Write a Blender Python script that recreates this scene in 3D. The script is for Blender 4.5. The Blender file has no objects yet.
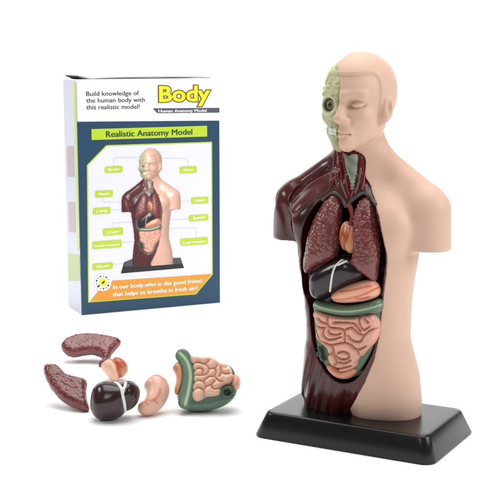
import bpy, bmesh, math
import numpy as np
from mathutils import Matrix, Vector

# ------------------------------------------------------------------ camera, light, exposure
sc = bpy.context.scene
C = sc.collection
sc.unit_settings.scale_length = 0.127          # one unit is about 12.7 cm: the model stands about 30 cm tall
CAM_Y, CAM_Z, PITCH, FOC = -7.5595, 2.4092, 0.1606, 1235.0
cam = bpy.data.cameras.new("camera")
cam.lens = 36.0 * FOC / 500.0
cam.sensor_width = 36.0
cam.clip_end = 200
co = bpy.data.objects.new("camera", cam); C.objects.link(co)
co.location = (0, CAM_Y, CAM_Z); co.rotation_euler = (math.pi / 2 - PITCH, 0, 0)
sc.camera = co

w = bpy.data.worlds.new("World"); sc.world = w; w.use_nodes = True
w.node_tree.nodes["Background"].inputs[0].default_value = (1, 1, 1, 1)
w.node_tree.nodes["Background"].inputs[1].default_value = 0.15

def area(name, loc, target, size, power, col=(1, 1, 1), size_y=None):
    l = bpy.data.lights.new(name, 'AREA'); l.energy = power; l.size = size; l.color = col
    if size_y: l.shape = 'RECTANGLE'; l.size_y = size_y
    o = bpy.data.objects.new(name, l); C.objects.link(o); o.location = loc
    o.rotation_euler = (Vector(target) - Vector(loc)).to_track_quat('-Z', 'Y').to_euler()
    return o
area("overhead_softbox", (0.0, 2.0, 12.0), (0.0, 1.5, 0), 11.0, 1650, size_y=12.0)
area("key_softbox", (7.2, -2.2, 5.0), (0.6, 0, 1.2), 4.2, 350)
area("fill_softbox", (-2.6, -7.6, 6.4), (0.2, 0, 1.0), 3.0, 120)
area("side_softbox", (-7.0, 1.2, 5.6), (0.4, 0, 1.3), 3.0, 180, size_y=2.2)
area("backdrop_softbox", (0, 5.5, 9.0), (0, 14, 4), 20.0, 1700, size_y=3.0)

vs = sc.view_settings
vs.view_transform = 'Standard'; vs.look = 'None'; vs.exposure = 0.0; vs.gamma = 1.0; vs.use_curve_mapping = False

# ------------------------------------------------------------------ placing helpers
cP, sP = math.cos(PITCH), math.sin(PITCH)
CAM = np.array([0, CAM_Y, CAM_Z])
def ray(px, py):
    x, z = (px - 250) / FOC, -(py - 250) / FOC
    return np.array([x, cP + z * sP, -sP + z * cP])
YAW = -0.4971
BASE = (0.7251, 0.0)
cY, sY = math.cos(YAW), math.sin(YAW)
BODY_X = -0.04
ORG = np.array([BASE[0] + cY * BODY_X, BASE[1] + sY * BODY_X, 0.0])     # the figure's own origin on the floor
def w2b(d): return np.array([d[0] * cY + d[1] * sY, -d[0] * sY + d[1] * cY, d[2]])
O_B = w2b(CAM - ORG)

def lin(r, g, b):
    def f(c):
        c /= 255.0
        return c / 12.92 if c <= 0.04045 else ((c + 0.055) / 1.055) ** 2.4
    return np.array([f(r), f(g), f(b)])

def tag(o, label=None, cat=None, group=None, kind=None):
    if label: o["label"] = label
    if cat: o["category"] = cat
    if group: o["group"] = group
    if kind: o["kind"] = kind
    return o

def empty(name, loc, rz=0.0):
    o = bpy.data.objects.new(name, None); C.objects.link(o)
    o.location = loc; o.rotation_euler = (0, 0, rz); o.empty_display_size = 0.05
    return o

def link(name, me, mats, parent=None, loc=None, rot=None, smooth=True):
    o = bpy.data.objects.new(name, me); C.objects.link(o)
    for m in (mats if isinstance(mats, (list, tuple)) else [mats]): me.materials.append(m)
    if parent: o.parent = parent
    if loc is not None: o.location = loc
    if rot is not None: o.rotation_euler = rot
    if smooth: me.polygons.foreach_set("use_smooth", np.ones(len(me.polygons), bool))
    return o

# ------------------------------------------------------------------ materials
def mat(name, col=None, rough=0.4, coat=0.0, bump=None, spec=0.5, sss=0.0, mottled=0.0, coat_rough=0.1, mot_scale=6.0):
    """col None: colour comes from the mesh's own 'paint' attribute. bump = (strength, scale xyz, distance)."""
    m = bpy.data.materials.new(name); m.use_nodes = True
    nt = m.node_tree; p = nt.nodes["Principled BSDF"]
    p.inputs["Roughness"].default_value = rough
    p.inputs["Specular IOR Level"].default_value = spec
    p.inputs["Coat Weight"].default_value = coat
    p.inputs["Coat Roughness"].default_value = coat_rough
    tc = nt.nodes.new("ShaderNodeTexCoord")
    if col is None:
        a = nt.nodes.new("ShaderNodeAttribute"); a.attribute_name = "paint"; src = a.outputs["Color"]
    else:
        a = nt.nodes.new("ShaderNodeRGB"); a.outputs[0].default_value = (*col, 1); src = a.outputs[0]
    if mottled:
        n = nt.nodes.new("ShaderNodeTexNoise"); n.inputs["Scale"].default_value = mot_scale; n.inputs["Detail"].default_value = 4
        nt.links.new(tc.outputs["Object"], n.inputs["Vector"])
        r = nt.nodes.new("ShaderNodeMapRange"); r.inputs[1].default_value = 0.3; r.inputs[2].default_value = 0.7
        r.inputs[3].default_value = 1 - mottled; r.inputs[4].default_value = 1 + mottled * 0.6
        nt.links.new(n.outputs["Fac"], r.inputs[0])
        v = nt.nodes.new("ShaderNodeVectorMath"); v.operation = 'SCALE'
        nt.links.new(src, v.inputs[0]); nt.links.new(r.outputs[0], v.inputs["Scale"]); src = v.outputs[0]
    nt.links.new(src, p.inputs["Base Color"])
    if sss:
        p.inputs["Subsurface Weight"].default_value = sss
        p.inputs["Subsurface Radius"].default_value = (0.08, 0.04, 0.025)
        p.inputs["Subsurface Scale"].default_value = 0.6
    if bump:
        st, scl, dist = bump
        mp = nt.nodes.new("ShaderNodeMapping"); mp.inputs["Scale"].default_value = scl
        nt.links.new(tc.outputs["Object"], mp.inputs["Vector"])
        n = nt.nodes.new("ShaderNodeTexNoise"); n.inputs["Scale"].default_value = 1.0; n.inputs["Detail"].default_value = 3
        nt.links.new(mp.outputs[0], n.inputs["Vector"])
        b = nt.nodes.new("ShaderNodeBump"); b.inputs["Strength"].default_value = st; b.inputs["Distance"].default_value = dist
        nt.links.new(n.outputs["Fac"], b.inputs["Height"]); nt.links.new(b.outputs[0], p.inputs["Normal"])
    return m

M_SKIN = mat("skin_plastic", None, 0.5, bump=(0.12, (40, 40, 40), 0.004), spec=0.35, mottled=0.025, mot_scale=3.0)
M_MUSCLE = mat("muscle_plastic", None, 0.21, coat=0.0, bump=(0.10, (26, 26, 5), 0.010), mottled=0.25)
M_SKULL = mat("bone_plastic", None, 0.4, bump=(0.15, (50, 50, 50), 0.004), mottled=0.10, mot_scale=14)
M_LUNG = mat("lung_plastic", None, 0.27, coat=0.25, mottled=0.15, bump=(0.2, (90, 90, 90), 0.004), mot_scale=9)
M_LIVER = mat("liver_plastic", None, 0.2, coat=0.0, mottled=0.2, bump=(0.10, (25, 25, 25), 0.006))
M_ORGAN = mat("organ_plastic", None, 0.36, coat=0.15, mottled=0.06, bump=(0.12, (45, 45, 45), 0.004))
M_BLACK = mat("base_plastic", lin(17, 17, 18), 0.27, mottled=0.06, bump=(0.06, (160, 160, 160), 0.002), spec=0.4)
M_BACK = mat("backdrop_paper", lin(253, 253, 253), 0.8, spec=0.1)

# ------------------------------------------------------------------ implicit surface helpers
def smin(a, b, k):
    h = np.clip(0.5 + 0.5 * (b - a) / k, 0, 1)
    return b + (a - b) * h - k * h * (1 - h)
def smax(a, b, k): return -smin(-a, -b, k)
def sstep(e0, e1, x):
    t = np.clip((x - e0) / (e1 - e0), 0, 1); return t * t * (3 - 2 * t)
def ell(X, Y, Z, c, r, n=2.0):
    r = [float(v) for v in r]
    q = (np.abs((X - c[0]) / r[0]) ** n + np.abs((Y - c[1]) / r[1]) ** n + np.abs((Z - c[2]) / r[2]) ** n) ** (1 / n)
    return (q - 1) * min(r)
def cone(X, Y, Z, a, b, ra, rb):
    a, b = np.array(a, float), np.array(b, float); ab = b - a; L = float(ab @ ab)
    t = np.clip(((X - a[0]) * ab[0] + (Y - a[1]) * ab[1] + (Z - a[2]) * ab[2]) / L, 0, 1)
    return np.sqrt((X - a[0] - t * ab[0]) ** 2 + (Y - a[1] - t * ab[1]) ** 2 + (Z - a[2] - t * ab[2]) ** 2) - (ra + t * (rb - ra))
def spline(pts, closed=True, n=6):
    P = np.array(pts, float); N = len(P); out = []
    for i in range(N if closed else N - 1):
        if closed: p0, p1, p2, p3 = P[(i - 1) % N], P[i], P[(i + 1) % N], P[(i + 2) % N]
        else: p0, p1, p2, p3 = P[max(i - 1, 0)], P[i], P[i + 1], P[min(i + 2, N - 1)]
        for t in np.arange(n) / n:
            out.append(0.5 * (2 * p1 + (p2 - p0) * t + (2 * p0 - 5 * p1 + 4 * p2 - p3) * t * t + (3 * p1 - p0 - 3 * p2 + p3) * t ** 3))
    if not closed: out.append(P[-1])
    return np.array(out)
def dline(U, V, pts):
    """distance in a plane to an open polyline"""
    d = np.full(U.shape, 1e9)
    for a, b in zip(pts[:-1], pts[1:]):
        ab = b - a; t = np.clip(((U - a[0]) * ab[0] + (V - a[1]) * ab[1]) / max(float(ab @ ab), 1e-12), 0, 1)
        d = np.minimum(d, (U - a[0] - t * ab[0]) ** 2 + (V - a[1] - t * ab[1]) ** 2)
    return np.sqrt(d)
def inpoly(U, V, pts):
    """signed distance to a closed outline, positive inside"""
    d = dline(U, V, np.vstack([pts, pts[:1]])); ins = np.zeros(U.shape, bool)
    for a, b in zip(pts, np.roll(pts, -1, 0)):
        if a[1] == b[1]: continue
        c = (a[1] > V) != (b[1] > V)
        ins ^= c & (U < (b[0] - a[0]) * (V - a[1]) / (b[1] - a[1]) + a[0])
    return np.where(ins, d, -d)
def blur(a, r, passes=3):
    for _ in range(passes):
        for ax in (0, 1):
            p = np.pad(a, [(r + 1, r) if k == ax else (0, 0) for k in (0, 1)], mode='edge')
            c = np.cumsum(p, ax)
            n = a.shape[ax]
            hi = np.take(c, np.arange(2 * r + 1, 2 * r + 1 + n), ax); lo = np.take(c, np.arange(0, n), ax)
            a = (hi - lo) / (2 * r + 1)
    return a
def grid(lo, hi, h):
    ax = [np.arange(lo[i], hi[i] + h, h) for i in range(3)]
    return ax[0][:, None, None], ax[1][None, :, None], ax[2][None, None, :]
def hash3(i, j, k, s):
    n = (i * 374761393 + j * 668265263 + k * 1274126177 + s * 974634777) & 0x7fffffff
    n = ((n ^ (n >> 13)) * 1103515245 + 12345) & 0x7fffffff
    n = ((n ^ (n >> 11)) * 69069 + 1) & 0x7fffffff
    return (n % 65536) / 65536.0
def worley(P, cell):
    """distance to the nearest and second nearest scattered point, in cells"""
    Q = P / cell; I = np.floor(Q).astype(np.int64); f1 = np.full(len(P), 9.0); f2 = np.full(len(P), 9.0)
    for a in (-1, 0, 1):
        for b in (-1, 0, 1):
            for c in (-1, 0, 1):
                i, j, k = I[:, 0] + a, I[:, 1] + b, I[:, 2] + c
                d = np.sqrt((i + hash3(i, j, k, 1) - Q[:, 0]) ** 2 + (j + hash3(i, j, k, 2) - Q[:, 1]) ** 2 + (k + hash3(i, j, k, 3) - Q[:, 2]) ** 2)
                f2 = np.minimum(f2, np.maximum(d, f1)); f1 = np.minimum(f1, d)
    return f1, f2
def polygonize(f, lo, h):
    """surface nets: verts (N,3) and quads (M,4) of the zero level"""
    ins = f < 0
    n = np.zeros(tuple(s - 1 for s in f.shape), np.int8)
    off = [(a, b, c) for a in (0, 1) for b in (0, 1) for c in (0, 1)]
    sl = lambda a, b, c: ins[a:ins.shape[0] - 1 + a, b:ins.shape[1] - 1 + b, c:ins.shape[2] - 1 + c]
    for o in off: n += sl(*o)
    act = (n > 0) & (n < 8); idx = np.argwhere(act)
    F = {o: f[idx[:, 0] + o[0], idx[:, 1] + o[1], idx[:, 2] + o[2]] for o in off}
    acc = np.zeros((len(idx), 3)); cnt = np.zeros(len(idx))
    for o in off:
        for ax in range(3):
            if o[ax]: continue
            q = list(o); q[ax] = 1; q = tuple(q); a, b = F[o], F[q]
            cr = (a < 0) != (b < 0)
            t = np.where(cr, a / np.where(cr, a - b, 1), 0)
            p = np.repeat(np.array([o], float), len(idx), 0); p[:, ax] += t
            acc += p * cr[:, None]; cnt += cr
    V = (idx + acc / cnt[:, None]) * h + np.array(lo)
    ids = np.full(act.shape, -1, np.int64); ids[act] = np.arange(len(idx))
    quads = []
    for ax in range(3):
        b, c = [(1, 2), (2, 0), (0, 1)][ax]
        A = np.take(ins, np.arange(f.shape[ax] - 1), ax); B = np.take(ins, np.arange(1, f.shape[ax]), ax)
        e = np.argwhere(A != B)
        e = e[(e[:, b] > 0) & (e[:, c] > 0) & (e[:, b] < f.shape[b] - 1) & (e[:, c] < f.shape[c] - 1)]
        fl = A[e[:, 0], e[:, 1], e[:, 2]]
        def cell(db, dc):
            q = e.copy(); q[:, b] -= db; q[:, c] -= dc; return ids[q[:, 0], q[:, 1], q[:, 2]]
        Q = np.stack([cell(1, 1), cell(0, 1), cell(0, 0), cell(1, 0)], 1)
        Q[~fl] = Q[~fl][:, ::-1]
        quads.append(Q)
    return V, np.vstack(quads)
def mesh(name, V, Q, paint=None):
    me = bpy.data.meshes.new(name)
    me.vertices.add(len(V)); me.vertices.foreach_set("co", V.astype(np.float32).ravel())
    me.loops.add(Q.size); me.loops.foreach_set("vertex_index", Q.astype(np.int32).ravel())
    me.polygons.add(len(Q)); me.polygons.foreach_set("loop_start", np.arange(0, Q.size, Q.shape[1], dtype=np.int32))
    if paint is not None:
        a = me.color_attributes.new("paint", 'FLOAT_COLOR', 'POINT')
        a.data.foreach_set("color", np.hstack([paint, np.ones((len(paint), 1))]).astype(np.float32).ravel())
    me.update(calc_edges=True); me.validate()
    return me
def mixc(base, col, t): return base + (np.asarray(col) - base) * np.clip(t, 0, 1)[:, None]
def flat(V, col): return np.repeat(np.asarray(col, float)[None], len(V), 0)
def tube_mesh(name, pts, rad, seg=8, paint=None):
    P = np.array(pts, float); V, Q = [], []
    for i in range(len(P)):
        t = P[min(i + 1, len(P) - 1)] - P[max(i - 1, 0)]; t /= np.linalg.norm(t)
        u = np.cross(t, [0.1, 1, 0.05]); u /= np.linalg.norm(u); v = np.cross(t, u)
        r = rad * (0.35 if i in (0, len(P) - 1) else 1.0)
        for k in range(seg):
            a = 2 * math.pi * k / seg; V.append(P[i] + r * (math.cos(a) * u + math.sin(a) * v))
    for i in range(len(P) - 1):
        for k in range(seg):
            a, b = i * seg + k, i * seg + (k + 1) % seg; Q.append([a, a + seg, b + seg, b])
    V = np.array(V)
    return mesh(name, V, np.array(Q), None if paint is None else flat(V, paint))

# ------------------------------------------------------------------ backdrop: one white paper sweep
def backdrop():
    prof = [(-14, 0), (0, 0), (10, 0)]
    for k in range(1, 13):
        a = k / 12 * math.pi / 2; prof.append((10 + 5 * math.sin(a), 5 - 5 * math.cos(a)))
    prof.append((15, 14))
    xs = np.linspace(-16, 16, 9)
    V = np.array([[x, y, z] for (y, z) in prof for x in xs]); n = len(xs)
    Q = np.array([[i * n + j, i * n + j + 1, (i + 1) * n + j + 1, (i + 1) * n + j] for i in range(len(prof) - 1) for j in range(n - 1)])
    tag(link("backdrop", mesh("backdrop", V, Q), M_BACK), "seamless white paper backdrop under and behind everything", "backdrop", kind="structure")
backdrop()

# ------------------------------------------------------------------ the figure
# cross sections of the trunk: height, half width, front, back
SEC = np.array([
    (0.05, .392, -.150, .22), (0.25, .400, -.205, .23), (0.42, .388, -.240, .22), (0.65, .336, -.262, .17),
    (0.85, .345, -.288, .16), (1.00, .362, -.308, .16), (1.15, .385, -.322, .17), (1.30, .398, -.318, .18),
    (1.45, .395, -.288, .18), (1.55, .350, -.240, .16), (1.66, .250, -.185, .12), (1.80, .18, -.17, .10)])
def prof(z, k):
    zz = np.linspace(0, 2, 401); base = np.interp(zz, SEC[:, 0], SEC[:, k])
    ker = np.hanning(31); ker /= ker.sum()
    sm = np.convolve(np.pad(base, 15, mode='edge'), ker, 'valid')
    return np.interp(z, zz, sm)
NEXP = 2.35
def front(x, z):
    """y of the trunk's front surface"""
    a, yf, yb = prof(z, 1), prof(z, 2), prof(z, 3); yc = 0.45 * yf + 0.55 * yb; b = yc - yf
    return yc - b * np.clip(1 - np.clip(np.abs(x) / a, 0, .995) ** NEXP, 0, 1) ** (1 / NEXP)
def on_body(px, py, off=0.0):
    """point (x, z) of the trunk's front surface that the photograph shows at a pixel"""
    d = w2b(ray(px, py)); y = -0.25
    for _ in range(12):
        t = (y - O_B[1]) / d[1]; p = O_B + t * d; y = float(front(np.array(p[0]), np.array(p[2]))) + off
    return (p[0], p[2])
def body_outline(pts, off=0.0, closed=True, n=6): return spline([on_body(*p, off) for p in pts], closed, n)

H = 0.0064
LO = (-0.66, -0.45, 0.135); HI = (0.66, 0.30, 2.44)
X, Y, Z = grid(LO, HI, H)

def trunk_field():
    z1 = Z[0, 0]
    a, yf, yb = (prof(z1, k)[None, None, :] for k in (1, 2, 3)); yc = 0.45 * yf + 0.55 * yb
    b = np.where(Y < yc, yc - yf, yb - yc)
    q = (np.abs(X / a) ** NEXP + np.abs((Y - yc) / b) ** NEXP) ** (1 / NEXP)
    f = (q - 1) * np.minimum(a, b)
    f = smax(f, Z - 1.62, 0.10)
    AX = np.abs(X)
    f = smin(f, cone(AX, Y, Z, (.05, .015, 1.79), (.40, .0, 1.515), .09, .115), 0.10)          # trapezius
    arm = cone(AX, Y, Z, (.425, -.02, 1.455), (.475, -.03, 1.05), .155, .118)
    arm = smax(arm, 1.222 - Z, 0.015)
    f = smin(f, arm, 0.030)
    # pectorals, faint
    f = smin(f, ell(AX, Y, Z, (.20, -.20, 1.36), (.19, .125, .16)), 0.06)
    f = smin(f, cone(X, Y, Z, (0, -.045, 1.50), (0, -.03, 1.98), .148, .132), 0.11)             # neck
    f = smax(f, -ell(X, Y, Z, (0, -.20, .05), (.06, .075, .16)), 0.08)                         # between the thighs
    f = smax(f, -ell(X, Y, Z, (0, .26, .30), (.03, .06, .25)), 0.05)
    return f
def crease(f, pts, wid, dep, ymax=-.2):
    """press a fine line into the front of the face; pts (x, z), mirrored"""
    u, v = np.broadcast_arrays(np.abs(X[:, 0, :]), Z[:, 0, :]); d = dline(u, v, spline(pts, False, 5))[:, None, :]
    return f + dep * np.exp(-(d / wid) ** 2) * (Y < ymax)
def head_field():
    AX = np.abs(X)
    f = ell(X, Y, Z, (0, -.060, 2.160), (.203, .280, .228), 2.12)
    f = smin(f, ell(X, Y, Z, (0, -.150, 2.018), (.152, .185, .178), 2.2), 0.04)
    f = smin(f, cone(AX, Y, Z, (0.015, -.270, 1.872), (.118, -.085, 1.972), .058, .058), 0.06)  # jaw
    f = smin(f, ell(X, Y, Z, (0, -.298, 1.870), (.056, .055, .046)), 0.04)                      # chin
    f = smin(f, cone(AX, Y, Z, (.022, -.326, 2.142), (.120, -.282, 2.148), .030, .024), 0.022)   # brow
    f = smin(f, ell(AX, Y, Z, (.112, -.238, 2.015), (.05, .060, .042)), 0.05)                   # cheekbone
    f = smax(f, -ell(AX, Y, Z, (.078, -.356, 2.092), (.054, .068, .034)), 0.022)                 # eye hollow
    f = smin(f, ell(AX, Y, Z, (.084, -.278, 2.088), (.044, .042, .027)), 0.010)                 # lid
    nose = cone(X, Y, Z, (0, -.318, 2.112), (0, -.362, 2.014), .021, .036)
    nose = smin(nose, ell(AX, Y, Z, (.036, -.336, 2.000), (.027, .036, .024)), 0.014)
    f = smin(f, nose, 0.015)
    f = smax(f, -ell(AX, Y, Z, (.020, -.368, 1.981), (.012, .016, .008)), 0.010)
    f = smin(f, ell(X, Y, Z, (0, -.318, 1.932), (.062, .040, .044)), 0.03)                      # mouth mound
    f = smin(f, cone(AX, Y, Z, (.006, -.352, 1.938), (.046, -.333, 1.929), .0150, .006), 0.010)
    f = smin(f, cone(AX, Y, Z, (.0, -.349, 1.911), (.038, -.333, 1.915), .0165, .007), 0.010)
    f = crease(f, [(0, 1.9255), (.03, 1.9235), (.058, 1.919)], .0055, .011)
    f = crease(f, [(.044, 2.082), (.062, 2.077), (.084, 2.074), (.108, 2.077), (.128, 2.084)], .0050, .0085)
    f = crease(f, [(.046, 2.094), (.066, 2.106), (.09, 2.110), (.116, 2.104), (.132, 2.092)], .0050, .0050)
    f = crease(f, [(.046, 2.022), (.065, 2.006), (.064, 1.986)], .008, .005)
    f = crease(f, [(.030, 1.902), (.0, 1.893)], .010, .006)
    f = crease(f, [(.028, 2.162), (.06, 2.172), (.10, 2.172), (.14, 2.160)], .010, -.0015)       # eyebrow
    # hair, a thin raised cap
    g = smin(2.268 - Z + 0.15 * np.clip(AX - .08, 0, 1), -.185 + 0.30 * (2.10 - Z) * (Z < 2.1) - Y, 0.07)
    g = np.maximum(g, 1.985 - Z)
    f = f - 0.012 * sstep(0.008, -0.008, g)
    # ears
    e = ell(AX, Y, Z, (.204, -.122, 2.066), (.036, .047, .076), 2.3)
    e = smin(e, ell(AX, Y, Z, (.180, -.132, 2.000), (.026, .026, .028)), 0.02)
    e = smax(e, -ell(AX, Y, Z, (.236, -.142, 2.074), (.026, .024, .046)), 0.008)
    f = smin(f, e, 0.012)
    return f

# where the skin half ends: x as a function of height
EDGE_PX = [(367.5, 163), (367.5, 175), (368.6, 185), (371.2, 193), (375.6, 200.5), (383, 217), (386.2, 235), (387.2, 252), (385.6, 272), (383.2, 292),
           (380.6, 315), (378.2, 338), (373.2, 361), (364.5, 382), (354.5, 400.5)]
E_B = [on_body(*p) for p in EDGE_PX]
ez = np.array([e[1] for e in E_B] + [0.20, 0.05]); ex = np.array([e[0] for e in E_B] + [0.004, 0.030])
o_ = np.argsort(ez); ez, ex = ez[o_], ex[o_]
NECK_X = 0.085
def edge_x(z):
    v = np.interp(z, ez, ex)
    v = np.where(z > 1.60, NECK_X + (v - NECK_X) * sstep(1.68, 1.60, z), v)
    return np.where(z > 1.80, NECK_X + (-0.006 - .036 * sstep(2.2, 2.34, z) - NECK_X) * sstep(1.80, 1.825, z), v)

CAV_PX = [(334, 193.5), (327, 197), (318.5, 203.5), (309.5, 218), (304, 235), (301, 252), (300.5, 272), (303, 292), (308, 305), (311, 335), (316, 355),
          (323, 369), (332, 379), (342, 383.5), (354, 380), (364, 368), (371.5, 353), (376, 335), (378.8, 312), (381.2, 288), (384.8, 255), (383.6, 232),
          (377.5, 210), (370.5, 198), (363.5, 194), (355, 199), (346.5, 208.5), (341.5, 199)]
CAV = body_outline(CAV_PX)
def on_plane_uv(A): return A

TR = trunk_field(); HD = head_field()
BODY = smin(TR, HD, 0.030).astype(np.float32)
x2, z2 = X[:, 0, :], Z[:, 0, :]
U2, V2 = np.broadcast_arrays(x2, z2)
cav2 = blur(inpoly(U2, V2, CAV), 1, 2)[:, None, :]
z1 = Z[0, 0]
EX = np.where(z1 > 1.70, np.interp(z1, [1.70, 1.745, 1.77, 1.79, 1.802, 1.815, 1.83], [NECK_X, NECK_X, .080, .066, .045, .010, -.006]) + (z1 > 1.83) * (edge_x(z1) + .006), edge_x(z1))[None, None, :]

SKIN_C = lin(213, 177, 156)
def make_skin():
    nosebulge = 0.022 * np.exp(-((Z - 2.008) / 0.030) ** 2) * sstep(-.34, -.36, Y)
    f = smax(BODY, EX - nosebulge - X, 0.009)
    f = np.maximum(f, 0.150 - Z)
    V, Q = polygonize(f, LO, H)
    paint = flat(V, SKIN_C)
    g = np.exp(-((V[:, 2] - 1.93) / 0.03) ** 2) * (V[:, 1] < -.32) * (np.abs(V[:, 0]) < .06)
    paint = mixc(paint, lin(232, 178, 150), 0.35 * g)
    return mesh("skin", V, Q, paint)

MUS_C, MUS_R, MUS_D = lin(75, 27, 25), lin(116, 23, 29), lin(32, 15, 13)
PEC_PX = [(337, 171), (333, 186), (325, 193), (313, 200), (301, 213), (297.5, 207), (302, 196), (311, 184), (324, 174)]
DELT_PX = [(325, 169), (308, 183), (299, 197), (297, 215), (297, 245)]
def make_muscle():
    pec = blur(inpoly(U2, V2, body_outline(PEC_PX)), 1, 2)[:, None, :]
    groove = dline(U2, V2, body_outline(DELT_PX, closed=False))[:, None, :]
    leftside = sstep(0.02, -0.02, X - EX)
    f = BODY + 0.010
    inner = sstep(-0.03, 0.0, X - EX)                        # only near the skin edge it stays lower
    f = f - 0.006 * (1 - inner)
    fr = sstep(0.05, -0.05, Y)
    f = f - 0.016 * sstep(-0.012, 0.012, pec) * fr
    f = f + 0.016 * np.exp(-(groove / 0.013) ** 2) * fr
    # fibres of the shoulder, run down the arm; of the hip, run down and inwards
    sh = sstep(-.38, -.46, X) * sstep(1.66, 1.55, Z) * sstep(1.20, 1.28, Z)
    f = f + 0.0046 * sh * np.sin((X * 0.8 + Y * 1.0) * 105 + 2.5 * np.sin(Z * 9)) * sstep(1.60, 1.38, Z)
    hip = sstep(.62, .40, Z) * sstep(-.02, -.14, X)
    f = f + 0.0042 * hip * np.sin((X - 0.20 * Z) * 90 + 0.8 * np.sin(Z * 9) + Y * 25) * sstep(.10, -.05, Y)
    ob = sstep(.45, .60, Z) * sstep(1.22, 1.1, Z) * sstep(-.20, -.28, X)
    f = f + 0.0012 * ob * np.sin((X * .5 + Z * .8 + Y) * 70)
    pb = sstep(.40, .28, Z) * sstep(-.16, -.08, X) * fr
    f = f + 0.0016 * pb * np.sin(X * 150 + 3 * np.sin(Z * 14))
    # bands of the neck
    nk = sstep(1.60, 1.66, Z) * fr * sstep(-.16, -.11, X)
    f = f + 0.0050 * nk * np.sin((X + 0.16 * (Z - 1.6)) * 120 + 0.6) + 0.0022 * nk * np.sin((X - .1 * Z) * 290)
    f = smax(f, smin(cav2, -0.105 - Y, .01), .008)
    f = smax(f, X - EX - 0.035, 0.004)
    f = np.maximum(np.maximum(f, 0.150 - Z), Z - 1.822)
    f = np.maximum(f, -(HD + .012) * (X < .05) - 1.0 * (X >= .05))
    V, Q = polygonize(f, LO, H)
    x, y, z = V.T
    paint = flat(V, MUS_C)
    s = 0.5 + 0.5 * np.sin((x - .3 * z) * 60 + 2 * np.sin(z * 7))
    paint = mixc(paint, MUS_D, 0.45 * s * (z < .62))
    paint = mixc(paint, MUS_R, 0.85 * sstep(1.58, 1.66, z) * (y < 0) * (x > -.13) * (0.35 + 0.65 * np.sin((x + .16 * (z - 1.6)) * 60 + 0.3) ** 2))
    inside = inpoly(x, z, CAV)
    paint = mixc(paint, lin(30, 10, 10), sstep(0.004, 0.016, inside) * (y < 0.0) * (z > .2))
    band = (y < -.1) * (z < 1.55) * (z > .22)
    paint = mixc(paint, lin(92, 22, 26), 0.55 * sstep(-.05, -.005, x - edge_x(z)) * band * (inside < 0.006))
    paint = mixc(paint, lin(44, 20, 17), 0.9 * sstep(-.008, .008, inpoly(x, z, body_outline([(330, 193), (318, 200), (304, 212), (299, 228), (302, 240), (309, 219), (319, 204), (328, 197)]))) * (y < 0))
    return mesh("muscle", V, Q, paint)

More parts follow.
